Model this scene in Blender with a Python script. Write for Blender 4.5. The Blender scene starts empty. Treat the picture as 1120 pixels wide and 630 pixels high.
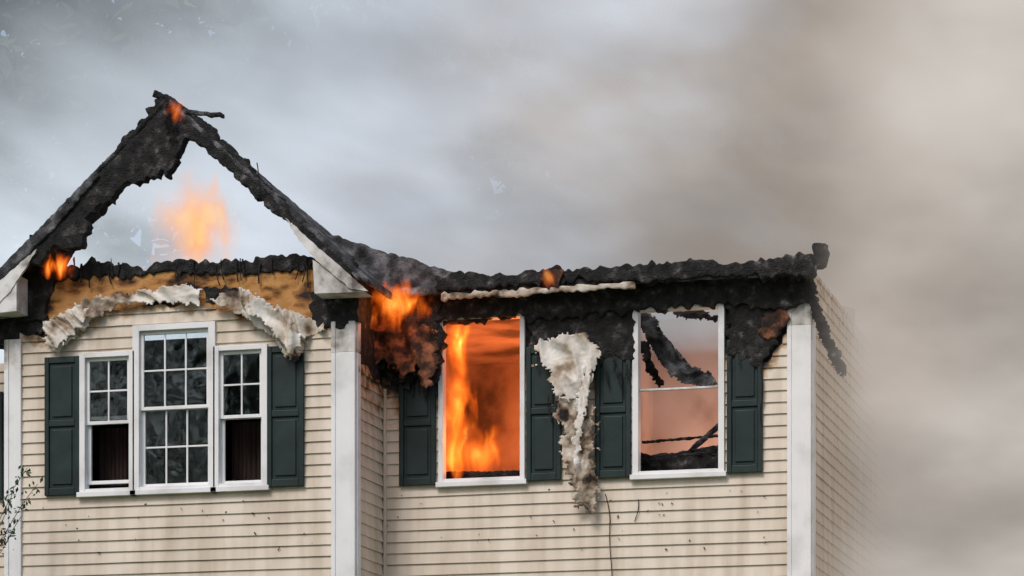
import bpy, bmesh, math, random
from mathutils import Vector, noise
random.seed(7)
R = random.random
sc = bpy.context.scene
# ------------------------------------------------------------------ camera
TH = math.radians(15.1); c, s = math.cos(TH), math.sin(TH)
F = 3300.0; CZ = 1.6
Cx = -(2.667*c - 27*s); Cy = -(2.667*s + 27*c)
cam = bpy.data.cameras.new("camera"); co = bpy.data.objects.new("camera", cam)
sc.collection.objects.link(co)
co.location = (Cx, Cy, CZ); co.rotation_euler = (math.pi/2, 0, TH)
cam.sensor_width = 36; cam.lens = F/1120*36; cam.shift_y = (1000-315)/1120
cam.clip_end = 2000
sc.camera = co
def W(px, py, v=0.0):
    """survey measurement -> (x,z) on the real wall plane y=v"""
    a = (px-560)/F; b = (1000-py)/F
    dx = a*c - s; dy = a*s + c
    t = (v-Cy)/dy
    return (Cx+t*dx, CZ+t*b)
def WX(px, v=0.0): return W(px, 500, v)[0]
def WZ(px, py, v=0.0): return W(px, py, v)[1]
xm = WX(418, 0.0)
a = (388-560)/F; t = (xm-Cx)/(a*c-s); B = -(Cy+t*(a*s+c))
VB = -B
# ------------------------------------------------------------------ materials
def newmat(name):
    m = bpy.data.materials.new(name); m.use_nodes = True
    nt = m.node_tree; nt.nodes.clear()
    out = nt.nodes.new("ShaderNodeOutputMaterial")
    return m, nt, out
def N(nt, typ, **kw):
    n = nt.nodes.new(typ)
    for k, v in kw.items():
        if hasattr(n, k): setattr(n, k, v)
        else: n.inputs[k].default_value = v
    return n
def L(nt, a, b): nt.links.new(a, b)
def ramp(nt, fac, stops):
    r = nt.nodes.new("ShaderNodeValToRGB"); e = r.color_ramp.elements
    while len(e) < len(stops): e.new(0.5)
    for i, (p, col) in enumerate(stops):
        e[i].position = p; e[i].color = tuple(col)+(1,) if len(col) == 3 else col
    L(nt, fac, r.inputs[0]); return r.outputs[0]
def noisy_mat(name, stops, scale=8, detail=5, rough=0.8, bump=0.3, bscale=40, stretch=(1,1,1), spec=0.3, bdist=0.01):
    m, nt, out = newmat(name)
    tc = N(nt, "ShaderNodeTexCoord"); mp = N(nt, "ShaderNodeMapping"); mp.inputs['Scale'].default_value = stretch
    L(nt, tc.outputs['Object'], mp.inputs[0])
    n1 = N(nt, "ShaderNodeTexNoise"); n1.inputs['Scale'].default_value = scale; n1.inputs['Detail'].default_value = detail
    L(nt, mp.outputs[0], n1.inputs['Vector'])
    b = N(nt, "ShaderNodeBsdfPrincipled"); b.inputs['Roughness'].default_value = rough
    b.inputs['Specular IOR Level'].default_value = spec
    L(nt, ramp(nt, n1.outputs[0], stops), b.inputs['Base Color'])
    if bump > 0:
        n2 = N(nt, "ShaderNodeTexNoise"); n2.inputs['Scale'].default_value = bscale; n2.inputs['Detail'].default_value = 2
        L(nt, mp.outputs[0], n2.inputs['Vector'])
        bp = N(nt, "ShaderNodeBump"); bp.inputs['Strength'].default_value = bump; bp.inputs['Distance'].default_value = bdist
        L(nt, n2.outputs[0], bp.inputs['Height']); L(nt, bp.outputs[0], b.inputs['Normal'])
    L(nt, b.outputs[0], out.inputs[0]); return m
M_char = noisy_mat("char", [(0.3,(0.006,0.006,0.007)),(0.55,(0.02,0.019,0.019)),(0.66,(0.06,0.055,0.055)),(0.76,(0.2,0.195,0.19))], scale=11, detail=6, rough=0.85, bump=0.9, bscale=60, bdist=0.02)
M_shing = noisy_mat("scorched_shingle", [(0.32,(0.012,0.012,0.013)),(0.5,(0.05,0.05,0.055)),(0.62,(0.13,0.13,0.14)),(0.8,(0.26,0.26,0.27))], scale=8, rough=0.9, bump=0.8, bscale=40, bdist=0.02)
M_brownchar = noisy_mat("burnt_wood", [(0.35,(0.012,0.009,0.008)),(0.5,(0.06,0.028,0.018)),(0.6,(0.2,0.08,0.04)),(0.75,(0.30,0.14,0.08))], scale=9, rough=0.85, bump=0.6, bscale=35)
M_osb = noisy_mat("osb_sheathing", [(0.36,(0.02,0.012,0.008)),(0.43,(0.18,0.075,0.022)),(0.49,(0.42,0.20,0.06)),(0.57,(0.54,0.28,0.10)),(0.66,(0.28,0.12,0.04)),(0.74,(0.03,0.02,0.015))], scale=3.2, detail=8, rough=0.8, bump=0.5, bscale=60, stretch=(1,1,2.2))
M_trim = noisy_mat("white_vinyl_trim", [(0.25,(0.55,0.54,0.53)),(0.5,(0.78,0.78,0.79)),(0.7,(0.82,0.82,0.83))], scale=2.5, detail=6, rough=0.45, bump=0)
M_trims = noisy_mat("smoke_stained_trim", [(0.32,(0.12,0.10,0.09)),(0.45,(0.5,0.47,0.44)),(0.6,(0.74,0.73,0.72))], scale=5, detail=7, rough=0.5, bump=0)
M_wrap = noisy_mat("melted_house_wrap", [(0.33,(0.06,0.04,0.03)),(0.41,(0.34,0.26,0.19)),(0.48,(0.58,0.52,0.45)),(0.65,(0.76,0.73,0.70))], scale=4, detail=8, rough=0.7, bump=0.35, bscale=25, bdist=0.01)
M_wrapd = noisy_mat("scorched_insulation", [(0.40,(0.02,0.015,0.012)),(0.47,(0.2,0.14,0.10)),(0.54,(0.44,0.36,0.28)),(0.7,(0.7,0.66,0.61))], scale=6, detail=8, rough=0.85, bump=0.5, bscale=30, bdist=0.012)
M_shut = noisy_mat("green_shutter_paint", [(0.3,(0.008,0.018,0.018)),(0.7,(0.016,0.034,0.033))], scale=5, detail=3, rough=0.5, bump=0.1)
M_dry = noisy_mat("sooty_drywall", [(0.32,(0.34,0.24,0.2)),(0.5,(0.6,0.47,0.41)),(0.75,(0.72,0.6,0.55))], scale=1.4, rough=0.9, bump=0)
M_dryb = noisy_mat("scorched_drywall", [(0.34,(0.10,0.07,0.06)),(0.5,(0.34,0.24,0.2)),(0.72,(0.5,0.4,0.35))], scale=1.8, rough=0.9, bump=0)
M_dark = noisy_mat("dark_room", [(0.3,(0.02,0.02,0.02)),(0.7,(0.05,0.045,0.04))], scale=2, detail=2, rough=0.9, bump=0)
M_maroon = noisy_mat("dark_curtain", [(0.3,(0.015,0.009,0.008)),(0.7,(0.05,0.028,0.025))], scale=3, detail=3, rough=0.9, bump=0, stretch=(8,8,0.5))
M_conc = noisy_mat("foundation_concrete", [(0.3,(0.25,0.24,0.23)),(0.7,(0.38,0.37,0.35))], scale=4)
M_grass = noisy_mat("grass", [(0.3,(0.03,0.055,0.015)),(0.7,(0.08,0.12,0.035))], scale=1.5, detail=3, bump=0)
M_bark = noisy_mat("bark", [(0.3,(0.04,0.03,0.025)),(0.7,(0.12,0.1,0.08))], scale=10, detail=3, bump=0)
M_leaf = noisy_mat("leaves", [(0.3,(0.02,0.045,0.02)),(0.5,(0.045,0.085,0.035)),(0.75,(0.09,0.14,0.06))], scale=0.9, detail=2, rough=0.6, bump=0.0)
def siding_mat():
    m, nt, out = newmat("beige_vinyl_siding")
    tc = N(nt, "ShaderNodeTexCoord")
    n1 = N(nt, "ShaderNodeTexNoise"); n1.inputs['Scale'].default_value = 1.3; n1.inputs['Detail'].default_value = 4
    L(nt, tc.outputs['Object'], n1.inputs['Vector'])
    base = ramp(nt, n1.outputs[0], [(0.3,(0.61,0.525,0.435)),(0.55,(0.70,0.615,0.52)),(0.8,(0.74,0.665,0.575))])
    mp = N(nt, "ShaderNodeMapping"); mp.inputs['Scale'].default_value = (7,7,0.8); L(nt, tc.outputs['Object'], mp.inputs[0])
    n2 = N(nt, "ShaderNodeTexNoise"); n2.inputs['Scale'].default_value = 1.0; n2.inputs['Detail'].default_value = 4; L(nt, mp.outputs[0], n2.inputs['Vector'])
    st = ramp(nt, n2.outputs[0], [(0.42,(1,1,1)),(0.72,(0.76,0.72,0.67))])
    mx = N(nt, "ShaderNodeMixRGB", blend_type='MULTIPLY'); mx.inputs[0].default_value = 1
    L(nt, base, mx.inputs[1]); L(nt, st, mx.inputs[2])
    at = N(nt, "ShaderNodeAttribute"); at.attribute_name = "soot"
    n3 = N(nt, "ShaderNodeTexNoise"); n3.inputs['Scale'].default_value = 9; n3.inputs['Detail'].default_value = 5; L(nt, tc.outputs['Object'], n3.inputs['Vector'])
    ad = N(nt, "ShaderNodeMath", operation='ADD'); L(nt, at.outputs['Fac'], ad.inputs[0]); L(nt, n3.outputs[0], ad.inputs[1])
    sm = N(nt, "ShaderNodeMapRange"); sm.inputs[1].default_value = 0.72; sm.inputs[2].default_value = 1.25; L(nt, ad.outputs[0], sm.inputs[0])
    soot = ramp(nt, sm.outputs[0], [(0.0,(1,1,1)),(0.35,(0.66,0.52,0.38)),(0.7,(0.17,0.12,0.085)),(1.0,(0.03,0.028,0.027))])
    mx2 = N(nt, "ShaderNodeMixRGB", blend_type='MULTIPLY'); mx2.inputs[0].default_value = 1
    L(nt, mx.outputs[0], mx2.inputs[1]); L(nt, soot, mx2.inputs[2])
    b = N(nt, "ShaderNodeBsdfPrincipled"); b.inputs['Roughness'].default_value = 0.55; b.inputs['Specular IOR Level'].default_value = 0.3
    L(nt, mx2.outputs[0], b.inputs['Base Color'])
    L(nt, b.outputs[0], out.inputs[0]); return m
M_side = siding_mat()
def glass_mat():
    m, nt, out = newmat("window_glass")
    g = N(nt, "ShaderNodeBsdfGlossy"); g.inputs['Roughness'].default_value = 0.04; g.inputs['Color'].default_value = (0.75,0.85,0.85,1)
    tr = N(nt, "ShaderNodeBsdfTransparent"); tr.inputs[0].default_value = (0.75,0.8,0.8,1)
    fr = N(nt, "ShaderNodeFresnel"); fr.inputs[0].default_value = 1.5
    mr = N(nt, "ShaderNodeMath", operation='MULTIPLY_ADD'); mr.inputs[1].default_value = 1.5; mr.inputs[2].default_value = 0.10
    L(nt, fr.outputs[0], mr.inputs[0])
    mx = N(nt, "ShaderNodeMixShader"); L(nt, mr.outputs[0], mx.inputs[0]); L(nt, tr.outputs[0], mx.inputs[1]); L(nt, g.outputs[0], mx.inputs[2])
    tcg = N(nt, "ShaderNodeTexCoord"); ng = N(nt, "ShaderNodeTexNoise"); ng.inputs['Scale'].default_value = 2.5; L(nt, tcg.outputs['Object'], ng.inputs['Vector'])
    bg_ = N(nt, "ShaderNodeBump"); bg_.inputs['Strength'].default_value = 0.25; bg_.inputs['Distance'].default_value = 0.02; L(nt, ng.outputs[0], bg_.inputs['Height']); L(nt, bg_.outputs[0], g.inputs['Normal'])
    L(nt, mx.outputs[0], out.inputs[0]); return m
M_glass = glass_mat()
# ------------------------------------------------------------------ helpers
def link(o, parent=None):
    sc.collection.objects.link(o)
    if parent: o.parent = parent
    return o
house = bpy.data.objects.new("clapboard_house", None); link(house)
def mesh_obj(name, bm, mat, parent=house):
    me = bpy.data.meshes.new(name); bm.to_mesh(me); bm.free()
    o = bpy.data.objects.new(name, me)
    if mat: me.materials.append(mat)
    return link(o, parent)
def addbox(bm, x0, x1, y0, y1, z0, z1):
    vs = [bm.verts.new(p) for p in [(x0,y0,z0),(x1,y0,z0),(x1,y1,z0),(x0,y1,z0),(x0,y0,z1),(x1,y0,z1),(x1,y1,z1),(x0,y1,z1)]]
    for f in [(0,3,2,1),(4,5,6,7),(0,1,5,4),(1,2,6,5),(2,3,7,6),(3,0,4,7)]:
        bm.faces.new([vs[i] for i in f])
def boxes(name, lst, mat, bevel=0.004, parent=house):
    bm = bmesh.new()
    for b in lst: addbox(bm, *b)
    o = mesh_obj(name, bm, mat, parent)
    if bevel:
        m = o.modifiers.new("bevel", 'BEVEL'); m.width = bevel; m.segments = 2; m.limit_method = 'ANGLE'
    return o
_tex = {}
def clouds(size):
    if size not in _tex:
        t = bpy.data.textures.new("clouds", 'CLOUDS'); t.noise_scale = size; t.noise_depth = 5; _tex[size] = t
    return _tex[size]
def roughen(o, voxel=0.02, size=0.08, strength=0.06):
    m = o.modifiers.new("rm", 'REMESH'); m.mode = 'VOXEL'; m.voxel_size = voxel; m.use_smooth_shade = False
    d = o.modifiers.new("dp", 'DISPLACE'); d.texture = clouds(size); d.strength = strength; d.texture_coords = 'LOCAL'; d.mid_level = 0.5
    return o
def resample(pts, seg, jit):
    out = []
    n = len(pts)
    for i in range(n):
        p = Vector(pts[i]); q = Vector(pts[(i+1) % n]); l = (q-p).length
        k = max(1, int(l/seg)); nn = Vector((-(q-p).y, (q-p).x)).normalized() if l > 0 else Vector((0,0))
        for j in range(k):
            r = p.lerp(q, j/k)
            if j: r = r + nn*((R()-0.5)*2*jit if R() < 0.75 else (R()-0.5)*4*jit)
            out.append(r)
    return out
def ragged(name, px, v, thick, mat, jit=0.02, seg=0.035, voxel=0.013, size=0.09, strength=0.03, parent=house):
    """irregular slab: outline surveyed on wall plane y=v, extruded towards the back"""
    pts = resample([W(a, b, v) for a, b in px], seg, jit)
    bm = bmesh.new()
    f = bm.faces.new([bm.verts.new((p.x, v, p.y)) for p in pts])
    bmesh.ops.recalc_face_normals(bm, faces=[f])
    r = bmesh.ops.extrude_face_region(bm, geom=[f])
    for e in r['geom']:
        if isinstance(e, bmesh.types.BMVert): e.co.y += thick
    bmesh.ops.recalc_face_normals(bm, faces=bm.faces)
    bmesh.ops.triangulate(bm, faces=[f for f in bm.faces if len(f.verts) > 4])
    o = mesh_obj(name, bm, mat, parent)
    if voxel: roughen(o, voxel, size, strength)
    return o
def inside(p, poly):
    x, y = p; r = False; n = len(poly)
    for i in range(n):
        x1, y1 = poly[i]; x2, y2 = poly[(i+1) % n]
        if (y1 > y) != (y2 > y) and x < (x2-x1)*(y-y1)/(y2-y1)+x1: r = not r
    return r
def nz(x, y, z=0.0): return noise.noise(Vector((x, y, z)))
def cloth(name, px, v, mat, folddir=(1,0), amp=0.04, freq=9, cell=0.011, seed=0.0, jit=0.03, parent=house):
    """thin torn sheet with folds; outline surveyed on plane y=v"""
    poly = [W(a, b, v) for a, b in px]
    x0 = min(p[0] for p in poly)-0.03; x1 = max(p[0] for p in poly)+0.03; z0 = min(p[1] for p in poly)-0.03; z1 = max(p[1] for p in poly)+0.03
    nx = int((x1-x0)/cell)+1; nzz = int((z1-z0)/cell)+1
    fd = Vector(folddir).normalized(); al = Vector((-fd.y, fd.x))
    bm = bmesh.new(); vs = {}
    def vert(i, j):
        if (i, j) not in vs:
            x = x0+i*cell; z = z0+j*cell; u = x*fd.x+z*fd.y; w_ = x*al.x+z*al.y
            wob = nz(x*3, z*3, seed+7)*0.5
            f1 = nz((u+wob*0.3)*freq, w_*freq*0.25, seed); f2 = nz(u*freq*1.9, w_*freq*0.5, seed+5)
            y = v - amp*(1-2.4*abs(f1))*1.1 - amp*0.3*f2 - 0.006*nz(x*40, z*40, seed)
            xx = x+0.35*cell*nz(x*50, z*50, 3); zz_ = z+0.35*cell*nz(x*50, z*50, 9)
            vs[(i, j)] = bm.verts.new((xx, y, zz_))
        return vs[(i, j)]
    for i in range(nx):
        for j in range(nzz):
            cx_ = x0+(i+.5)*cell; cz_ = z0+(j+.5)*cell
            q = (cx_+jit*nz(cx_*14, cz_*14, seed+1)+jit*0.6*nz(cx_*40, cz_*40, seed), cz_+jit*nz(cx_*14, cz_*14, seed+2)+jit*.6*nz(cx_*40, cz_*40, seed+4))
            if inside(q, poly): bm.faces.new((vert(i,j), vert(i+1,j), vert(i+1,j+1), vert(i,j+1)))
    for f in bm.faces: f.smooth = True
    o = mesh_obj(name, bm, mat, parent)
    m = o.modifiers.new("th", 'SOLIDIFY'); m.thickness = 0.004
    return o
def beam(name, p0, p1, w, h, mat, voxel=0.014, size=0.05, strength=0.03, parent=house):
    p0 = Vector(p0); p1 = Vector(p1); d = (p1-p0).normalized()
    up = Vector((0,0,1)) if abs(d.z) < 0.95 else Vector((0,1,0))
    r = d.cross(up).normalized(); u = r.cross(d).normalized()
    bm = bmesh.new(); vs = []
    for p in (p0, p1):
        for a, b in ((-1,-1),(1,-1),(1,1),(-1,1)):
            vs.append(bm.verts.new(p + r*a*w/2 + u*b*h/2))
    for f in [(3,2,1,0),(4,5,6,7),(0,1,5,4),(1,2,6,5),(2,3,7,6),(3,0,4,7)]:
        bm.faces.new([vs[i] for i in f])
    o = mesh_obj(name, bm, mat, parent)
    if voxel: roughen(o, voxel, size, strength)
    return o
def interp(tab, x):
    if x <= tab[0][0]: return tab[0][1]
    for (a, b), (c2, d) in zip(tab, tab[1:]):
        if x <= c2: return b + (d-b)*(x-a)/(c2-a)
    return tab[-1][1]
EXP = 0.104
def siding(name, org, dr, nrm, s0, s1, z0, z1, openings=(), melt=None, sootf=None, cell=0.045):
    """lapped courses as real geometry. org+(s)*dr, offset along nrm"""
    org = Vector(org); dr = Vector(dr); nrm = Vector(nrm)
    bm = bmesh.new(); soot = bm.verts.layers.float.new("soot")
    br = {s0, s1}
    k = max(1, int((s1-s0)/cell))
    for i in range(k+1): br.add(s0 + (s1-s0)*i/k)
    for o in openings: br.update((o[0], o[1]))
    br = sorted(x for x in br if s0-1e-6 <= x <= s1+1e-6)
    nc = int((z1-z0)/EXP)+1
    for ci in range(nc):
        zb = z0 + ci*EXP; zt = min(zb+EXP, z1)
        for a, b in zip(br, br[1:]):
            if b-a < 1e-4: continue
            m = (a+b)/2; iv = [(zb, zt)]
            for o in openings:
                if o[0] <= m <= o[1]:
                    ni = []
                    for (p, q) in iv:
                        if q <= o[2] or p >= o[3]: ni.append((p, q)); continue
                        if p < o[2]: ni.append((p, o[2]))
                        if q > o[3]: ni.append((o[3], q))
                    iv = ni
            for (p, q) in iv:
                qa = qb = q
                if melt:
                    qa = min(q, melt(a)); qb = min(q, melt(b))
                    if qa <= p+0.004 or qb <= p+0.004: continue
                def off(z): return 0.020 - 0.016*(z-zb)/EXP
                def P(ss, z, of):
                    wob = 0.0
                    if melt:
                        dm = melt(ss)-z
                        if dm < 0.35: wob = (0.35-dm)*0.12*nz(ss*5, z*9, 3)
                    wv = 0.004*nz(ss*0.9, ci*3.7, 1)
                    v = bm.verts.new(org + dr*ss + nrm*(of+abs(wob)) + Vector((0,0,z+wv)))
                    v[soot] = sootf(ss, z) if sootf else 0.0
                    return v
                v1 = P(a, p, off(p)); v2 = P(b, p, off(p)); v3 = P(b, qb, off(qb)); v4 = P(a, qa, off(qa))
                bm.faces.new((v1, v2, v3, v4))
                if abs(p-zb) < 1e-6:
                    v5 = P(a, p, 0.0); v6 = P(b, p, 0.0); bm.faces.new((v6, v2, v1, v5))
    bmesh.ops.remove_doubles(bm, verts=bm.verts, dist=0.0004)
    return mesh_obj(name, bm, M_side)
def panel(name, org, dr, s0, s1, z0, z1, openings, mat, top=None, cell=0.05):
    """flat sheathing with openings and optional ragged top"""
    org = Vector(org); dr = Vector(dr); bm = bmesh.new()
    br = {s0, s1}
    for o in openings: br.update((o[0], o[1]))
    k = int((s1-s0)/cell)
    if top:
        for i in range(k+1): br.add(s0+(s1-s0)*i/k)
    br = sorted(br)
    for a, b in zip(br, br[1:]):
        m = (a+b)/2; iv = [(z0, z1)]
        for o in openings:
            if o[0] <= m <= o[1]:
                ni = []
                for (p, q) in iv:
                    if p < o[2]: ni.append((p, min(q, o[2])))
                    if q > o[3]: ni.append((max(p, o[3]), q))
                iv = ni
        for (p, q) in iv:
            qa = min(q, top(a)) if top and q == z1 else q; qb = min(q, top(b)) if top and q == z1 else q
            bm.faces.new([bm.verts.new(org+dr*ss+Vector((0,0,z))) for ss, z in ((a,p),(b,p),(b,qb),(a,qa))])
    bmesh.ops.remove_doubles(bm, verts=bm.verts, dist=0.0004)
    return mesh_obj(name, bm, mat)
# ------------------------------------------------------------------ dimensions
XR = WX(886); XL = xm
XBL = WX(8, VB); XBR = xm
def rect(l, t, r, b, v):
    x0 = WX(l, v); x1 = WX(r, v)
    return [x0, x1, (WZ(l, b, v)), (WZ(l, t, v))]
w1 = rect(482, 347, 574, 528, 0); w2 = rect(694, 337, 792, 520.5, 0)
zs = (w1[2]+w2[2])/2; zt = (w1[3]+w2[3])/2
for w in (w1, w2): w[2] = zs; w[3] = zt
wl = rect(90, 388, 148, 540, VB); wc = rect(148, 357, 236, 537, VB); wr = rect(236, 379, 293, 533, VB)
zb_ = (wl[2]+wc[2]+wr[2])/3
wl[2] = wc[2] = wr[2] = zb_
zz = (wl[3]+wr[3])/2; wl[3] = wr[3] = zz
ZF = 1.1
low_mid = [[w1[0], w1[1], 2.1, 3.7], [w2[0], w2[1], 2.1, 3.7]]
low_bay = [[wl[0], wr[1], 2.1, 3.7]]
sidewin = [5.1, 7.3, zs, zt]
# ------------------------------------------------------------------ sheathing + siding
def tabx(px, v): return sorted([W(a, b, v) for a, b in px])
t_mid = tabx([(418,408),(436,425),(478,432),(484,420),(576,400),(600,395),(620,420),(655,405),(690,395),(795,385),(815,392),(838,400),(850,380),(864,350)], 0)
t_bay = tabx([(8,362),(30,366),(52,372),(80,366),(110,342),(150,336),(215,332),(255,343),(300,362),(330,372),(350,358),(388,352)], VB)
def melt_mid(x): return interp(t_mid, x) + 0.05*nz(x*6, 1) + 0.03*nz(x*17, 5)
def melt_bay(x): return interp(t_bay, x) + 0.04*nz(x*6, 2) + 0.02*nz(x*17, 6)
def soot_mid(x, z):
    d = interp(t_mid, x)-z
    return max(0, 1-d/0.28)*0.62 + max(0, 0.25-abs(x-WX(430))*0.35)*max(0, 1-d/0.9)
def soot_bay(x, z):
    d = interp(t_bay, x)-z
    return max(0, 1-d/0.16)*0.45
siding("siding_front_main", (0,0,0), (1,0,0), (0,-1,0), XL+0.002, XR-0.2, ZF, 7.3, [w1, w2]+low_mid, melt_mid, soot_mid)
siding("siding_front_bay", (0,VB,0), (1,0,0), (0,-1,0), XBL+0.14, XBR-0.2, ZF, 7.3, [wl, wc, wr]+low_bay, melt_bay, soot_bay)
ret_top = WZ(400, 400, -B/2)
siding("siding_bay_return", (XBR,VB,0), (0,1,0), (1,0,0), 0.02, B-0.022, ZF, ret_top+0.3, [], lambda q: ret_top+0.1*nz(q*5,2)-0.15*q, lambda q, z: max(0, 1-(ret_top-0.1*q-z)/0.6)*0.55)
ZE = WZ(886, 293, 0)
siding("siding_side_wall", (XR,0,0), (0,1,0), (1,0,0), 0.15, 11, ZF, ZE, [sidewin], None, lambda q, z: max(0, 1-(ZE-z)/0.6)*0.3, cell=0.5)
siding("siding_front_wing", (0,0,0), (1,0,0), (0,-1,0), XBL-6, XBL-0.0, ZF, 6.9, [], None, None, cell=0.3)
def top_mid(x): return WZ(650, 304, 0) + 0.04*nz(x*8, 9)
panel("sheathing_main", (0,0.004,0), (1,0,0), XL, XR, ZF, 7.8, [w1, w2]+low_mid, M_char, top_mid)
zosb = WZ(200, 292, VB)
panel("sheathing_bay", (0,VB+0.004,0), (1,0,0), XBL, XBR, ZF, 7.9, [wl, wc, wr]+low_bay, M_osb, lambda x: zosb+0.05*nz(x*7, 3)+0.02*nz(x*20, 3))
panel("sheathing_return", (XBR-0.003,VB,0), (0,1,0), 0, B, ZF, 7.4, [], M_char)
panel("sheathing_side", (XR-0.003,0,0), (0,1,0), 0, 11, ZF, ZE, [sidewin], M_char)
panel("sheathing_wing", (0,0.006,0), (1,0,0), XBL-6, XBL+0.3, ZF, 6.9, [], M_dark)
boxes("foundation", [(XBL-6, XL, 0.02, 0.2, -0.2, ZF), (XBL, XBR, VB+0.02, VB+0.2, -0.2, ZF), (XL+0.001, XR-0.02, 0.021, 0.2, -0.2, ZF), (XR-0.2, XR-0.021, 0.201, 11, -0.2, ZF), (XBR-0.2, XBR-0.02, VB+0.201, 0.019, -0.2, ZF)], M_conc)
def cboard(name, xr, v, w, ztop, side):
    l = [(xr-w, xr, v-0.035, v-0.0, ZF, ztop), (xr-w-0.012, xr-w+0.03, v-0.045, v-0.001, ZF, ztop-0.002), (xr-0.045, xr+0.016, v-0.048, v+0.001, ZF, ztop-0.003)]
    l.append((xr+0.002, xr+0.03, v+0.002, v+side, ZF, ztop-0.004))
    boxes(name, [(a_, b_, c_, d_, e_, f_-0.28) for a_, b_, c_, d_, e_, f_ in l], M_trim, 0.005)
    boxes(name+"_top", [(a_, b_, c_, d_, f_-0.28, f_) for a_, b_, c_, d_, e_, f_ in l], M_trims, 0.005)
cboard("corner_board_bay", XBR, VB, 0.20, WZ(375, 352, VB), 0.09)
cboard("corner_board_main", XR, 0, 0.19, WZ(875, 322, 0), 0.14)
cboard("corner_board_bay_far", XBL+0.14, VB, 0.14, WZ(15, 372, VB), 0.001)
boxes("inside_corner_post", [(XL+0.021, XL+0.05, -0.03, 0.0, ZF, ret_top-0.15)], M_side, 0.003)
# ------------------------------------------------------------------ windows
def window(name, w, v, cols=0, rows=0, lower_grid=False, glass_up=True, glass_lo=True, lower_raised=0.0, mid=True, tw=0.05):
    x0, x1, z0, z1 = w
    fr = [(x0-0.01, x0+tw, v-0.05, v+0.06, z0+0.0, z1), (x1-tw, x1+0.01, v-0.05, v+0.06, z0, z1),
          (x0+tw, x1-tw, v-0.05, v+0.06, z1-tw, z1), (x0-0.03, x1+0.03, v-0.07, v+0.06, z0-0.045, z0-0.001), (x0+tw, x1-tw, v-0.045, v+0.06, z0, z0+0.03)]
    ix0, ix1, iz0, iz1 = x0+tw, x1-tw, z0+0.03, z1-tw
    zm = (iz0+iz1)/2
    st = 0.032
    def sash(za, zb, yv, grid):
        l = [(ix0, ix0+st, yv, yv+0.03, za, zb), (ix1-st, ix1, yv, yv+0.03, za, zb), (ix0+st, ix1-st, yv+0.001, yv+0.029, za, za+st), (ix0+st, ix1-st, yv+0.001, yv+0.029, zb-st, zb)]
        if grid:
            for i in range(1, cols):
                xx = ix0+st+(ix1-ix0-2*st)*i/cols; l.append((xx-0.008, xx+0.008, yv+0.006, yv+0.022, za+st, zb-st))
            for i in range(1, rows):
                z = za+st+(zb-za-2*st)*i/rows; l.append((ix0+st, ix1-st, yv+0.008, yv+0.020, z-0.008, z+0.008))
        return l
    if mid:
        fr += sash(zm-0.01, iz1, v-0.01, cols > 0)
        fr += sash(iz0+lower_raised, zm+0.02+lower_raised, v+0.025, lower_grid)
    boxes(name+"_frame", fr, M_trim, 0.003)
    if mid:
        bm = bmesh.new()
        def q(za, zb, y):
            bm.faces.new([bm.verts.new(p) for p in ((ix0+st,y,za),(ix1-st,y,za),(ix1-st,y+0.004*R(),zb),(ix0+st,y+0.004*R(),zb))])
        if glass_up: q(zm+0.02, iz1-st, v+0.004)
        if glass_lo: q(iz0+st+lower_raised, zm-0.01+lower_raised, v+0.040)
        mesh_obj(name+"_glass", bm, M_glass)
window("bay_window_flank", wl, VB, 2, 2, tw=0.045, glass_lo=False, lower_raised=0.05)
window("bay_window_centre", wc, VB, 3, 2, lower_grid=True, tw=0.055)
window("bay_window_flank_b", wr, VB, 2, 2, tw=0.045, glass_lo=False)
window("burning_window", w1, 0, mid=False, tw=0.035)
window("gutted_window", w2, 0, mid=False, tw=0.045)
boxes("gutted_window_rail", [(w2[0]+0.046, w2[1]-0.046, 0.0, 0.03, (w2[2]+w2[3])/2-0.0, (w2[2]+w2[3])/2+0.02)], M_trims)
window("ground_window", low_mid[0], 0, 2, 2); window("ground_window_b", low_mid[1], 0, 2, 2)
window("ground_window_bay", low_bay[0], VB, 4, 2)
a0, a1, b0, b1 = sidewin
boxes("side_window_frame", [(XR-0.03, XR+0.05, a0, a0+0.06, b0, b1), (XR-0.03, XR+0.05, a1-0.06, a1, b0, b1), (XR-0.03, XR+0.05, a0+.06, a1-.06, b1-0.06, b1), (XR-0.03, XR+0.05, a0+.06, a1-.06, b0, b0+0.06), (XR-0.02, XR+0.04, (a0+a1)/2-.04, (a0+a1)/2+.04, b0+.06, b1-.06)], M_trim)
bm = bmesh.new(); bm.faces.new([bm.verts.new(p) for p in ((XR-0.01,a0,b0),(XR-0.01,a1,b0),(XR-0.01,a1,b1),(XR-0.01,a0,b1))]); mesh_obj("side_window_glass", bm, M_glass)
boxes("side_window_backing", [(XR-0.8, XR-0.75, a0-1.5, a1+1.5, b0-.8, b1+.4)], M_dark, 0)  # added dark backing, keeps sky from showing through the side window
def shutter(name, x0, x1, z0, z1, v, ztop=None):
    st = 0.045; y0 = v-0.055; y1 = v-0.022
    mz = z0+(z1-z0)*0.52
    l = [(x0, x0+st, y0, y1, z0, z1), (x1-st, x1, y0, y1, z0, z1), (x0+st, x1-st, y0+.001, y1, z0, z0+0.07), (x0+st, x1-st, y0+.001, y1, z1-0.06, z1),
         (x0+st, x1-st, y0+.001, y1, mz-0.03, mz+0.03), (x0+st, x1-st, y0+0.018, y1-.002, z0+0.07, mz-0.03), (x0+st, x1-st, y0+0.018, y1-.002, mz+0.03, z1-0.06),
         (x0+st+0.03, x1-st-0.03, y0+0.004, y0+0.02, z0+0.10, mz-0.06), (x0+st+0.03, x1-st-0.03, y0+0.004, y0+0.02, mz+0.06, z1-0.09)]
    return boxes(name, l, M_shut, 0.006)
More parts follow.
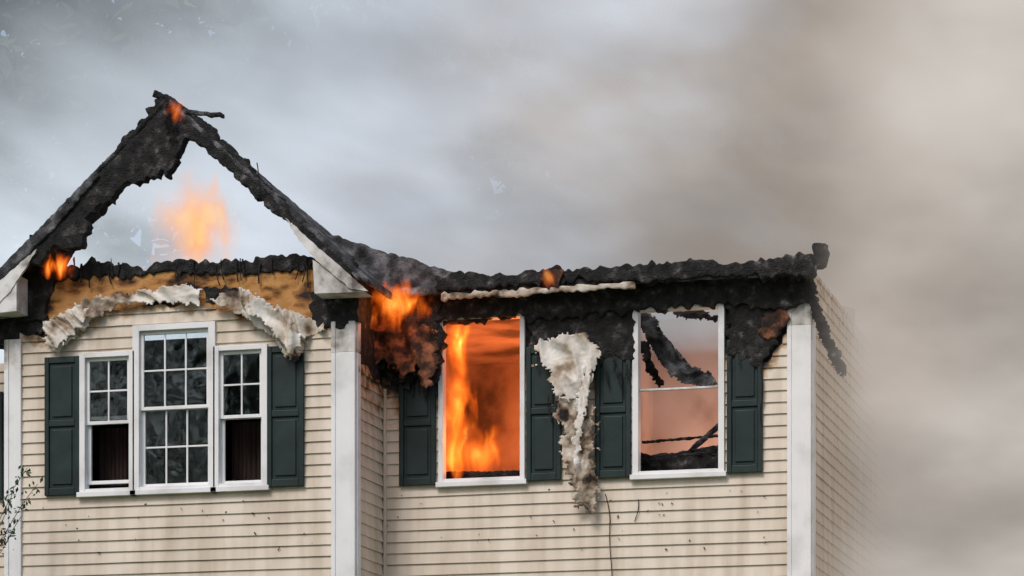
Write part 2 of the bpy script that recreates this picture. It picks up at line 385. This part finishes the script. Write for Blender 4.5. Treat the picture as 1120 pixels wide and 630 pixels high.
def sh(name, l, t, r, b, v, z0=None):
    shutter(name, WX(l, v), WX(r, v), (WZ(l, b, v) if z0 is None else z0), WZ((l+r)/2, t, v), v)
sh("shutter_bay_a", 51, 391, 89, 540, VB, zb_-0.02); sh("shutter_bay_b", 294, 379, 334, 530, VB, zb_-0.02)
sh("shutter_main_a", 438, 400, 478, 528, 0, zs-0.02); sh("shutter_main_b", 577, 380, 615, 525, 0, zs-0.02)
sh("shutter_main_c", 652, 380, 691, 520, 0, zs-0.02); sh("shutter_main_d", 796, 372, 835, 515, 0, zs-0.02)
sh("shutter_wing", -34, 430, 5, 548, 0)
# ------------------------------------------------------------------ rooms
def room(name, x0, x1, y0, y1, z0, z1, mat, ceiling=True, floor=True, zback=None):
    bm = bmesh.new(); zk = zback or z1
    def q(*p): bm.faces.new([bm.verts.new(a) for a in p])
    q((x0,y1,z0),(x1,y1,z0),(x1,y1,zk),(x0,y1,zk)); q((x0,y0,z0),(x0,y1,z0),(x0,y1,zk),(x0,y0,z1)); q((x1,y0,z0),(x1,y1,z0),(x1,y1,zk),(x1,y0,z1))
    if floor: q((x0,y0,z0),(x1,y0,z0),(x1,y1,z0),(x0,y1,z0))
    if ceiling: q((x0,y0,z1),(x1,y0,z1),(x1,y1,z1),(x0,y1,z1))
    return mesh_obj(name, bm, mat)
xsplit = (w1[1]+w2[0])/2
room("burning_room", XL+0.05, xsplit-0.03, 0.09, 2.6, zs-0.9, 7.15, M_dryb)
room("gutted_room", xsplit+0.03, XR-0.05, 0.09, 3.0, zs-0.9, 7.15, M_dry, ceiling=False, zback=7.6)
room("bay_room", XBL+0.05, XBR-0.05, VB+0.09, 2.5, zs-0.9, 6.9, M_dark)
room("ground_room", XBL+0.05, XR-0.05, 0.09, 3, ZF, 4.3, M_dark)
cz = (wr[2]+wr[3])/2
def curtain(name, x0, x1, z0, z1, y):
    bm = bmesh.new(); n = 50; pv = None
    for i in range(n+1):
        x = x0+(x1-x0)*i/n; yy = y+0.015*math.sin(i*0.9+2*nz(i*.1,1))+0.01*nz(i*0.3, 2)
        q = (bm.verts.new((x, yy, z0)), bm.verts.new((x, yy, z1)))
        if pv: bm.faces.new((pv[0], q[0], q[1], pv[1]))
        pv = q
    for f in bm.faces: f.smooth = True
    mesh_obj(name, bm, M_maroon)
curtain("bay_curtain", wr[0]+0.045, wr[1]-0.12, wr[2], cz, VB+0.3)
curtain("bay_curtain_b", wl[0]+0.045, wl[1]-0.2, wl[2]+0.1, cz, VB+0.3)
def bpx(name, a, b, va, vb, w, h, mat, **k):
    p = W(a[0], a[1], va); q = W(b[0], b[1], vb)
    return beam(name, (p[0], va, p[1]), (q[0], vb, q[1]), w, h, mat, **k)
cloth("fallen_sheathing", [(700,338),(716,344),(728,372),(750,398),(778,408),(784,420),(770,424),(744,418),(726,402),(710,376),(702,356)], 0.3, M_shing, folddir=(1,1), amp=0.05, seed=4)
cloth("fallen_sheathing_b", [(735,340),(760,338),(786,346),(786,352),(764,350),(742,348)], 0.35, M_char, folddir=(0,1), amp=0.03, seed=5)
cloth("fallen_sheathing_c", [(700,372),(708,372),(716,400),(728,420),(720,424),(706,404)], 0.5, M_char, folddir=(1,0), amp=0.04, seed=6)
bpx("fallen_rafter", (703,342), (760,410), 0.5, 0.8, 0.03, 0.05, M_shing)
bpx("fallen_rafter_d", (702,484), (794,476), 1.2, 1.4, 0.03, 0.03, M_char)
bpx("fallen_rafter_e", (748,500), (790,462), 1.0, 1.2, 0.04, 0.05, M_shing)
bpx("fallen_rafter_f", (700,510), (790,494), 0.9, 1.2, 0.2, 0.12, M_shing)
bpx("fallen_rafter_g", (690,516), (800,512), 0.7, 0.7, 0.4, 0.25, M_char, size=0.15, strength=0.12)
bpx("burning_room_debris", (484,522), (572,520), 0.5, 0.5, 0.3, 0.06, M_char)
# ------------------------------------------------------------------ gable
VR = VB-0.30
ragged("rake_char_right", [(176,104),(190,110),(215,128),(255,163),(300,212),(345,255),(398,300),(404,312),(370,292),(345,274),(318,242),(296,230),(262,198),(235,172),(212,154),(202,150),(192,172),(182,160),(178,130)], VR, 0.12, M_char, jit=0.02)
ragged("rake_char_left", [(183,104),(168,108),(150,135),(110,182),(60,236),(20,275),(14,292),(40,290),(62,268),(70,272),(88,270),(90,256),(97,246),(90,240),(104,232),(110,218),(122,222),(132,203),(148,202),(160,192),(172,196),(176,184),(184,194),(190,180),(190,160),(200,156),(200,130)], VR, 0.12, M_char, jit=0.03)
ragged("rake_board_left", [(-60,345),(-60,362),(0,306),(25,284),(62,246),(108,192),(104,186),(58,233),(0,292)], VR-0.03, 0.028, M_shing, jit=0.006, voxel=0.012, strength=0.012)
ragged("rake_fascia_left", [(-60,362),(-60,380),(0,330),(8,322),(30,290),(40,272),(0,306)], VR-0.02, 0.03, M_trims, jit=0.004, voxel=0)
ragged("rake_fascia_right", [(312,238),(345,268),(372,291),(402,318),(384,316),(345,284),(322,256)], VR-0.03, 0.028, M_trims, jit=0.004, voxel=0)
ragged("cornice_return", [(342,284),(360,295),(388,316),(399,319),(344,321)], VR-0.01, 0.25, M_trims, jit=0.0, voxel=0)
ragged("cornice_return_left", [(-40,350),(-12,330),(18,300),(18,340),(-40,346)], VR-0.01, 0.25, M_trims, jit=0.0, voxel=0)
def roofstrip(name, pa, pb, v0, v1, th, mat):
    a = W(pa[0], pa[1], v0); b = W(pb[0], pb[1], v0)
    bm = bmesh.new(); n = 14
    rows = []
    for i in range(n+1):
        f = i/n; x = a[0]+(b[0]-a[0])*f; z = a[1]+(b[1]-a[1])*f
        ve = v0+(v1-v0)*(0.25+0.75*f**1.5)+0.15*nz(i*0.9, 4)
        rows.append([bm.verts.new((x, v0, z)), bm.verts.new((x, ve, z)), bm.verts.new((x, ve, z-th)), bm.verts.new((x, v0, z-th))])
    for r0, r1 in zip(rows, rows[1:]):
        for k in range(4):
            bm.faces.new((r0[k], r0[(k+1) % 4], r1[(k+1) % 4], r1[k]))
    bm.faces.new(rows[0]); bm.faces.new(rows[-1][::-1])
    bmesh.ops.recalc_face_normals(bm, faces=bm.faces)
    return roughen(mesh_obj(name, bm, mat), 0.018, 0.12, 0.03)
roofstrip("gable_roof_right", (184,106), (403,304), VR-0.01, 1.1, 0.07, M_shing)
roofstrip("gable_roof_left", (180,106), (-40,336), VR-0.01, 0.2, 0.07, M_char)
ragged("valley_roof", [(350,256),(366,258),(386,264),(410,272),(440,280),(478,292),(500,298),(500,312),(470,320),(400,322),(380,300)], -0.22, 0.14, M_shing, jit=0.012, size=0.2, strength=0.03)
ap = W(180, 112, VR)
beam("ridge_beam", (ap[0], VR, ap[1]), (ap[0], VR+1.3, ap[1]), 0.06, 0.16, M_char)
bpx("ridge_scrap", (200,122), (246,127), VR, VR+0.1, 0.05, 0.04, M_shing)
bpx("ridge_scrap_b", (168,102), (190,112), VR, VR+0.1, 0.06, 0.06, M_char)
ragged("gable_tie_beam", [(70,292),(95,286),(150,291),(200,284),(260,286),(300,279),(340,280),(342,294),(300,296),(250,300),(200,297),(150,301),(110,303),(80,300)], VB-0.02, 0.1, M_char, jit=0.03)
ragged("gable_char_left", [(18,300),(30,284),(50,280),(85,292),(84,304),(60,306),(52,325),(48,350),(18,352)], VB-0.05, 0.1, M_char, jit=0.02)
ragged("eave_char_left", [(-60,348),(20,342),(50,346),(52,362),(22,372),(-60,378)], VB-0.02, 0.3, M_char, jit=0.02)
ragged("soffit_char_right", [(338,320),(392,320),(392,352),(372,360),(352,356),(340,350)], VB-0.04, 0.1, M_char, jit=0.02)
ragged("osb_burn_patch", [(222,315),(258,314),(262,328),(240,332),(224,330)], VB-0.01, 0.03, M_char, jit=0.02, voxel=0.012, strength=0.02)
cloth("house_wrap_a", [(48,352),(72,342),(98,328),(140,322),(200,312),(222,316),(220,334),(170,331),(132,334),(104,350),(84,368),(64,388),(52,376)], VB-0.05, M_wrap, folddir=(0.5,1), amp=0.05, freq=6, seed=1, jit=0.045)
cloth("house_wrap_a_curl", [(50,354),(80,344),(100,336),(92,352),(78,366),(66,386),(54,372)], VB-0.10, M_wrap, folddir=(1,0.6), amp=0.05, freq=8, seed=11, jit=0.05)
cloth("house_wrap_b", [(232,330),(250,322),(264,316),(275,320),(300,336),(352,352),(356,360),(338,368),(328,396),(312,390),(302,372),(276,352),(250,338)], VB-0.07, M_wrap, folddir=(1,0.5), amp=0.06, freq=6, seed=2, jit=0.045)
cloth("house_wrap_b_curl", [(262,318),(290,330),(316,350),(330,372),(322,392),(308,376),(290,352),(270,340)], VB-0.14, M_wrap, folddir=(1,0.2), amp=0.05, freq=8, seed=12, jit=0.05)
# ------------------------------------------------------------------ main eave
VE = -0.32
ragged("roof_edge_main", [(476,300),(520,298),(560,300),(600,293),(660,291),(700,288),(780,284),(800,288),(850,280),(888,277),(892,298),(840,302),(780,302),(700,308),(640,306),(560,312),(478,318)], VE, 0.16, M_char, jit=0.022)
ragged("eave_soffit_char", [(388,312),(478,316),(700,304),(888,296),(888,330),(860,338),(800,332),(700,338),(640,345),(600,350),(570,345),(480,350),(478,395),(455,410),(430,400),(405,392),(388,385)], -0.10, 0.11, M_char, jit=0.03)
ragged("scorch_between_windows", [(576,330),(694,325),(694,392),(668,392),(656,402),(640,372),(612,368),(590,378),(578,392)], -0.06, 0.06, M_char, jit=0.03)
ragged("scorch_right", [(794,318),(884,310),(884,326),(862,330),(858,352),(845,378),(828,402),(806,385),(796,388)], -0.06, 0.06, M_char, jit=0.03)
ragged("scorch_corner", [(392,318),(482,330),(482,402),(470,425),(452,412),(440,424),(425,398),(410,405),(400,390),(392,392)], -0.12, 0.1, M_char, jit=0.04, strength=0.05)
cloth("charred_drape_corner", [(396,330),(440,345),(476,360),(480,400),(468,424),(455,400),(440,416),(425,392),(408,398),(398,370)], -0.2, M_brownchar, folddir=(1,0.4), amp=0.05, freq=6, seed=21, jit=0.06)
ragged("burnt_soffit_wood", [(840,340),(862,334),(860,356),(840,372),(828,362)], -0.075, 0.03, M_brownchar, jit=0.03, strength=0.03)
ragged("burnt_header_wood", [(590,296),(616,294),(612,308),(600,318),(594,308)], VE-0.02, 0.03, M_brownchar, jit=0.03, strength=0.02)
ragged("burnt_header", [(484,350),(574,338),(574,346),(484,357)], -0.05, 0.05, M_brownchar, jit=0.02, strength=0.03)
ragged("gutter_remnant", [(482,321),(560,316),(640,311),(694,308),(695,315),(660,316),(640,319),(600,320),(560,324),(520,324),(482,329)], VE+0.0, 0.04, M_wrapd, jit=0.01, voxel=0.012, strength=0.012)
def slope():
    bm = bmesh.new(); n = 160; rows = []
    za = WZ(650, 298, VE)
    for i in range(n+1):
        f = i/n; x = XL-0.9+(XR+0.1-XL+0.9)*f
        d = 0.13+0.10*nz(x*2.2, 7)+0.07*nz(x*9, 7)+0.07*nz(x*25, 2)
        if f < 0.25: d += 0.6*(0.25-f)/0.25
        d = max(0.03, d)
        rows.append([bm.verts.new((x, VE+0.05, za-0.04)), bm.verts.new((x, VE+0.05+d, za-0.04+d*0.6)), bm.verts.new((x, VE+0.05+d, za-0.12+d*0.6)), bm.verts.new((x, VE+0.05, za-0.12))])
    for r0, r1 in zip(rows, rows[1:]):
        for k in range(4): bm.faces.new((r0[k], r0[(k+1) % 4], r1[(k+1) % 4], r1[k]))
    bm.faces.new(rows[0]); bm.faces.new(rows[-1][::-1])
    bmesh.ops.recalc_face_normals(bm, faces=bm.faces)
    roughen(mesh_obj("main_roof_slope", bm, M_shing), 0.016, 0.15, 0.03)
slope()
ragged("corner_stub", [(889,266),(904,265),(905,278),(902,290),(889,292)], 0.0, 0.12, M_char, jit=0.008)
cloth("hanging_insulation", [(584,376),(606,370),(640,364),(658,386),(652,402),(644,422),(624,440),(608,432),(602,405),(590,398)], -0.14, M_wrap, folddir=(1,0.3), amp=0.06, freq=7, seed=31, jit=0.05)
cloth("hanging_insulation_tail", [(606,422),(642,412),(644,440),(652,458),(647,500),(654,528),(650,564),(638,550),(630,560),(626,522),(614,500),(617,470),(608,450)], -0.12, M_wrapd, folddir=(1,0.1), amp=0.04, freq=9, seed=32, jit=0.07)
cloth("hanging_insulation_strip", [(640,400),(650,404),(644,440),(636,480),(632,520),(628,500),(630,450)], -0.18, M_wrap, folddir=(1,0.0), amp=0.04, freq=9, seed=33, jit=0.04)
def strand(name, px, v, rad, mat, dv=0.0):
    cu = bpy.data.curves.new(name, 'CURVE'); cu.dimensions = '3D'; cu.bevel_depth = rad; cu.bevel_resolution = 2
    sp = cu.splines.new('NURBS'); sp.points.add(len(px)-1); sp.use_endpoint_u = True; sp.order_u = 3
    for i, (a, b) in enumerate(px):
        p = W(a, b, v); sp.points[i].co = (p[0], v+dv*i, p[1], 1); sp.points[i].radius = 0.7+0.6*R()
    cu.materials.append(mat); o = bpy.data.objects.new(name, cu); return link(o, house)
cloth("dangling_flashing", [(884,312),(893,310),(897,335),(908,365),(926,400),(925,412),(914,405),(900,375),(888,345)], -0.08, M_char, folddir=(1,0.3), amp=0.03, freq=10, seed=41)
strand("wire", [(662,540),(668,560),(666,590),(670,630),(671,680)], -0.03, 0.005, M_char)
strand("wire_b", [(698,546),(700,556),(694,570)], -0.03, 0.004, M_char)
strand("wire_c", [(281,178),(284,192),(283,215)], VR-0.03, 0.006, M_char)
strand("wire_d", [(832,400),(836,430),(830,452),(834,470)], -0.06, 0.006, M_char)
strand("wire_e", [(600,432),(598,445),(604,462)], -0.1, 0.006, M_char)
for i in range(44):
    px = 395+R()*440
    if 478 < px < 578 or 690 < px < 796: continue
    py = 395+R()*24-(px-400)*0.04; l = 8+R()*24
    strand("char_shred", [(px,py),(px+R()*4-2,py+l*0.5),(px+R()*6-3,py+l)], -0.07-R()*0.03, 0.003+R()*0.006, M_char)
for i in range(26):
    px = 60+R()*280; py = 298+R()*6
    strand("char_shred", [(px,py-12-R()*8),(px+R()*8-4,py-6),(px+R()*6-3,py+R()*12)], VB-0.03, 0.004+R()*0.006, M_char)
# ash flecks stuck to the siding
for i in range(60):
    if i < 38: px, py, v = 424+R()*430, 532+R()*70, -0.024
    else: px, py, v = 30+R()*325, 546+R()*60, VB-0.024
    dx_, dy_ = R()*5-2.5, R()*4-1
    strand("ash_fleck", [(px,py),(px+dx_*.5+R(),py+dy_*.5),(px+dx_,py+dy_)], v, 0.002+R()*0.004, M_char)
# ------------------------------------------------------------------ flames
def flame(name, cpos, size, strength, scale=3.0, thr=0.45, seed=0.0, fall=0.4, pw_=2.0, opac=0.5, cols=None):
    """small emissive gas volume in an ellipsoid"""
    bm = bmesh.new(); bmesh.ops.create_icosphere(bm, subdivisions=2, radius=1)
    m, nt, out = newmat("fire_gas")
    o = mesh_obj(name, bm, m, None); o.location = cpos; o.scale = size
    tc = N(nt, "ShaderNodeTexCoord")
    ge = N(nt, "ShaderNodeNewGeometry")
    mp = N(nt, "ShaderNodeMapping"); mp.inputs['Scale'].default_value = (1,1,0.42); mp.inputs['Location'].default_value = (seed, 0, seed)
    L(nt, ge.outputs['Position'], mp.inputs[0])
    n1 = N(nt, "ShaderNodeTexNoise"); n1.inputs['Scale'].default_value = scale; n1.inputs['Detail'].default_value = 2.5; n1.inputs['Distortion'].default_value = 0.7
    L(nt, mp.outputs[0], n1.inputs['Vector'])
    ln = N(nt, "ShaderNodeVectorMath", operation='LENGTH'); L(nt, tc.outputs['Object'], ln.inputs[0])
    k = N(nt, "ShaderNodeMath", operation='MULTIPLY_ADD'); k.inputs[1].default_value = -fall; L(nt, ln.outputs['Value'], k.inputs[0]); L(nt, n1.outputs[0], k.inputs[2])
    mr = N(nt, "ShaderNodeMapRange"); mr.inputs[1].default_value = thr-0.25; mr.inputs[2].default_value = thr+0.08; L(nt, k.outputs[0], mr.inputs[0])
    col = ramp(nt, mr.outputs[0], cols or [(0.0,(0.8,0.07,0.0)),(0.45,(1.0,0.15,0.01)),(0.8,(1.0,0.28,0.03)),(1.0,(1.0,0.45,0.09))])
    pw = N(nt, "ShaderNodeMath", operation='POWER'); pw.inputs[1].default_value = pw_; L(nt, mr.outputs[0], pw.inputs[0])
    sg = N(nt, "ShaderNodeMath", operation='MULTIPLY'); sg.inputs[1].default_value = strength; L(nt, pw.outputs[0], sg.inputs[0])
    em = N(nt, "ShaderNodeEmission"); L(nt, col, em.inputs[0]); L(nt, sg.outputs[0], em.inputs[1])
    so_ = N(nt, "ShaderNodeMath", operation='MULTIPLY'); so_.inputs[1].default_value = opac; L(nt, sg.outputs[0], so_.inputs[0])
    ab = N(nt, "ShaderNodeVolumeAbsorption"); ab.inputs['Color'].default_value = (0,0,0,1); L(nt, so_.outputs[0], ab.inputs['Density'])
    ad = N(nt, "ShaderNodeAddShader"); L(nt, ab.outputs[0], ad.inputs[0]); L(nt, em.outputs[0], ad.inputs[1])
    L(nt, ad.outputs[0], out.inputs['Volume'])
    try: m.cycles.volume_step_rate = 2.0
    except Exception as e: print(e)
    return o
def fp(px, py, v): p = W(px, py, v); return (p[0], v, p[1])
flame("flame", fp(212,250,0.3), (0.52,0.4,0.60), 5.5, 4.2, thr=0.39, opac=0.85, cols=[(0.0,(1.0,0.42,0.2)),(0.45,(1.0,0.36,0.12)),(0.8,(1.0,0.42,0.12)),(1.0,(1.0,0.6,0.2))])
flame("flame", fp(502,440,0.35), (0.2,0.2,0.95), 34, 6, seed=3, opac=0.3)
flame("flame", fp(515,492,0.5), (0.42,0.25,0.36), 19, 6, seed=5, opac=0.3)
flame("flame", fp(503,372,0.15), (0.16,0.15,0.3), 40, 8, seed=6, opac=0.3)
flame("flame", fp(432,334,-0.38), (0.42,0.2,0.26), 30, 8, seed=8, opac=0.5)
flame("flame", fp(64,291,VB-0.2), (0.2,0.1,0.15), 36, 9, seed=9)
flame("flame", fp(191,119,VR-0.12), (0.12,0.1,0.16), 24, 9, seed=11)
flame("flame", fp(603,302,VE-0.08), (0.16,0.08,0.14), 9, 9, seed=13)
def fire_light(name, p, e, r, col=(1,0.26,0.07)):
    l = bpy.data.lights.new(name, 'POINT'); l.energy = e; l.color = col; l.shadow_soft_size = r
    o = bpy.data.objects.new(name, l); o.location = p; link(o)
fire_light("fire_light", (w1[0]+0.35, 1.2, zs+0.5), 95, 0.3)
fire_light("fire_light", (w2[0]+0.5, 2.2, zs+0.6), 20, 0.3, (1,0.5,0.3))
fire_light("fire_light", fp(432,335,-0.5), 6, 0.1)
# ------------------------------------------------------------------ smoke
def smoke():
    m, nt, out = newmat("smoke"); tc = N(nt, "ShaderNodeTexCoord")
    sp = N(nt, "ShaderNodeSeparateXYZ"); L(nt, tc.outputs['Object'], sp.inputs[0])
    mp = N(nt, "ShaderNodeMapping"); mp.inputs['Rotation'].default_value = (0, math.radians(28), 0); mp.inputs['Scale'].default_value = (0.6,0.3,1.35)
    L(nt, tc.outputs['Object'], mp.inputs[0])
    n1 = N(nt, "ShaderNodeTexNoise"); n1.inputs['Scale'].default_value = 0.5; n1.inputs['Detail'].default_value = 4.5; n1.inputs['Roughness'].default_value = 0.62; n1.inputs['Distortion'].default_value = 0.0
    L(nt, mp.outputs[0], n1.inputs['Vector'])
    sc_ = N(nt, "ShaderNodeSeparateColor"); L(nt, n1.outputs['Color'], sc_.inputs[0])
    def mr(src, a, b, c_, d, smooth=True):
        n = N(nt, "ShaderNodeMapRange"); n.interpolation_type = 'SMOOTHSTEP' if smooth else 'LINEAR'
        for i, v in enumerate((a, b, c_, d)): n.inputs[i+1].default_value = v
        L(nt, src, n.inputs[0]); return n.outputs[0]
    def mth(op, a, b):
        n = N(nt, "ShaderNodeMath", operation=op)
        for i, v in enumerate((a, b)):
            if isinstance(v, (int, float)): n.inputs[i].default_value = v
            else: L(nt, v, n.inputs[i])
        return n.outputs[0]
    leftr = mr(sp.outputs['X'], -10.0, -4.0, 0.45, 1.2)
    ln_ = mth('SUBTRACT', sp.outputs['Z'], mth('ADD', mth('MULTIPLY', sp.outputs['X'], 0.32), 13.2))
    thin = mr(ln_, -0.5, 1.2, 1.0, 0.06)
    nn = mr(sc_.outputs[0], 0.37, 0.60, 0.15, 1.6)
    back = mth('MULTIPLY', mth('MULTIPLY', leftr, thin), nn)
    back = mth('MULTIPLY', back, mr(sp.outputs['Y'], 0.9, 2.2, 0.0, 1.0))
    right = mr(sp.outputs['X'], 0.05, 1.3, 0.0, 1.7)
    right = mth('MULTIPLY', right, mr(sc_.outputs[0], 0.3, 0.65, 0.5, 1.2))
    dens = mth('MAXIMUM', back, right)
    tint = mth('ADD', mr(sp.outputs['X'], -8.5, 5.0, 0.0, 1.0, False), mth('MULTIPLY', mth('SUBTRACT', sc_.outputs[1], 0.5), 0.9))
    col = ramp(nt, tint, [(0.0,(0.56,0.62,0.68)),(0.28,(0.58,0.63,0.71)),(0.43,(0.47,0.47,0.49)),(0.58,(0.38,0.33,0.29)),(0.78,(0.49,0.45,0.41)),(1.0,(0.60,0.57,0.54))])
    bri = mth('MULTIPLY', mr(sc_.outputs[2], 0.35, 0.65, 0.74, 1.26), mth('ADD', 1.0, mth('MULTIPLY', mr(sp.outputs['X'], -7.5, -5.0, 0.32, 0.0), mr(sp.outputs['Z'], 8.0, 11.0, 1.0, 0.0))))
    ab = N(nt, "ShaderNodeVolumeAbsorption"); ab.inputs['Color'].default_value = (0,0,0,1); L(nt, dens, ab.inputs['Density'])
    em = N(nt, "ShaderNodeEmission"); L(nt, col, em.inputs[0]); L(nt, mth('MULTIPLY', dens, bri), em.inputs[1])  # emission colour stands in for sun and sky light scattered by the smoke
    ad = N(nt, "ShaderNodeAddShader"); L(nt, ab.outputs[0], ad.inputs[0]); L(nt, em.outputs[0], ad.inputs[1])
    L(nt, ad.outputs[0], out.inputs['Volume'])
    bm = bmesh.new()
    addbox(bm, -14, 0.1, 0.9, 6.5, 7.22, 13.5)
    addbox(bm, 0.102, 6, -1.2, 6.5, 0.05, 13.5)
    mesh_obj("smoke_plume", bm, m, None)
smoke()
# ------------------------------------------------------------------ trees
def tree(x, y, h, seed, n=5200, leaf=0.32):
    rnd = random.Random(seed); bm = bmesh.new()
    def limb(p0, p1, r0, r1, k=6, seg=5):
        p0 = Vector(p0); p1 = Vector(p1); prev = None
        for i in range(seg+1):
            f = i/seg; p = p0.lerp(p1, f)+Vector((rnd.uniform(-1,1), rnd.uniform(-1,1), 0))*0.03*(p1-p0).length*(f if f < 1 else 0.5)
            r = r0+(r1-r0)*f
            ring = [bm.verts.new(p+Vector((math.cos(2*math.pi*j/k)*r, math.sin(2*math.pi*j/k)*r, 0))) for j in range(k)]
            if prev:
                for j in range(k): bm.faces.new((prev[j], prev[(j+1) % k], ring[(j+1) % k], ring[j]))
            prev = ring
    limb((0,0,-0.3), (0.3,0.2,h*0.95), h*0.022, 0.04, 8, 10)
    cl = []
    for i in range(26):
        f = 0.25+0.7*i/26; a_ = rnd.uniform(0, 6.28); ln = h*0.24*(1.15-f)+h*0.06
        e = Vector((math.cos(a_)*ln, math.sin(a_)*ln, h*f+ln*0.45))
        limb((0.3*f,0.2*f,h*f), e, h*0.007, 0.02, 5, 4); cl.append((e, h*0.07*rnd.uniform(0.7,1.3)))
        cl.append((Vector((0,0,h*f)).lerp(e, 0.6), h*0.06))
    for i in range(n):
        ce, r = rnd.choice(cl)
        d = Vector((rnd.gauss(0,1), rnd.gauss(0,1), rnd.gauss(0,0.7)))*r*0.6
        p = ce+d; a1 = Vector((rnd.gauss(0,1), rnd.gauss(0,1), rnd.gauss(0,1))).normalized(); a2 = a1.orthogonal().normalized()
        ss = leaf*rnd.uniform(0.5,1.1)
        f = bm.faces.new([bm.verts.new(p+a1*ss), bm.verts.new(p+a2*ss*0.5), bm.verts.new(p-a1*ss), bm.verts.new(p-a2*ss*0.5)]); f.material_index = 1
    o = mesh_obj("tree", bm, M_bark, None); o.data.materials.append(M_leaf); o.location = (x, y, 0); return o
i = 0
for (x, y, h) in [(-27,28,23),(-22,33,28),(-17,30,24),(-12,36,29),(-33,34,27),(-24,42,31),(-30,44,31),(-16,44,31),(-6,36,26),(2,38,27),(12,40,27), (-36,-62,27),(-29,-66,31),(-22,-60,25),(-15,-64,29),(-6,-62,25),(4,-64,28)]:
    tree(x, y, h, 100+i); i += 1
def sprig():
    rnd = random.Random(5); bm = bmesh.new(); v = VB-0.5
    def tube(pts, r):
        prev = None
        for p in pts:
            p = Vector(p); ring = [bm.verts.new(p+Vector((math.cos(a_)*r, math.sin(a_)*r, 0))) for a_ in (0, 2.1, 4.2)]
            if prev:
                for j in range(3): bm.faces.new((prev[j], prev[(j+1) % 3], ring[(j+1) % 3], ring[j]))
            prev = ring
    base = W(-30, 700, v)
    tube([(base[0]-0.3, v, 0), (base[0]-0.15, v, 2), (base[0], v, base[1])], 0.015)
    for tx, ty in ((30,512),(42,530),(24,565),(12,548),(8,580),(-10,520)):
        q = W(tx, ty, v); k = 7
        pts = [(base[0]+(q[0]-base[0])*(j/k)**1.5, v+0.05*rnd.uniform(-1,1), base[1]+(q[1]-base[1])*(j/k)**0.8) for j in range(k+1)]
        tube(pts, 0.004)
        for j in range(30):
            f = rnd.uniform(0.72, 1.0); kk = min(k-1, int(f*k)); g = f*k-kk
            p = Vector(pts[kk]).lerp(Vector(pts[kk+1]), g)+Vector((rnd.gauss(0,.03), rnd.gauss(0,.03), rnd.gauss(0,.025)))
            a1 = Vector((rnd.gauss(0,1), rnd.gauss(0,1), rnd.gauss(0,1))).normalized(); a2 = a1.orthogonal().normalized(); ss = rnd.uniform(.015,.035)
            f_ = bm.faces.new([bm.verts.new(p+a1*ss), bm.verts.new(p+a2*ss*.45), bm.verts.new(p-a1*ss), bm.verts.new(p-a2*ss*.45)]); f_.material_index = 1
    o = mesh_obj("shrub", bm, M_bark, None); o.data.materials.append(M_leaf)
sprig()
bm = bmesh.new()
g = [[bm.verts.new((-400+800*i/40, -400+800*j/40, 0)) for j in range(41)] for i in range(41)]
for i in range(40):
    for j in range(40): bm.faces.new((g[i][j], g[i+1][j], g[i+1][j+1], g[i][j+1]))
mesh_obj("ground", bm, M_grass, None)
# ------------------------------------------------------------------ light
EL, AZ = math.radians(48), math.radians(195)
w = bpy.data.worlds.new("World"); sc.world = w; w.use_nodes = True
nt = w.node_tree; bg = nt.nodes['Background']
sky = nt.nodes.new("ShaderNodeTexSky"); sky.sky_type = 'NISHITA'; sky.sun_disc = False
sky.sun_elevation = EL; sky.sun_rotation = AZ; sky.dust_density = 3.0; sky.air_density = 1.0
nt.links.new(sky.outputs[0], bg.inputs[0]); bg.inputs[1].default_value = 0.135
sl = bpy.data.lights.new("sun", 'SUN'); sl.energy = 1.5; sl.angle = math.radians(18); sl.color = (1, 0.96, 0.91)
so = bpy.data.objects.new("sun", sl); link(so)
d = Vector((math.sin(AZ)*math.cos(EL), math.cos(AZ)*math.cos(EL), math.sin(EL)))
so.rotation_euler = d.to_track_quat('Z', 'Y').to_euler()
sc.view_settings.view_transform = 'Standard'; sc.view_settings.look = 'None'; sc.view_settings.exposure = 0
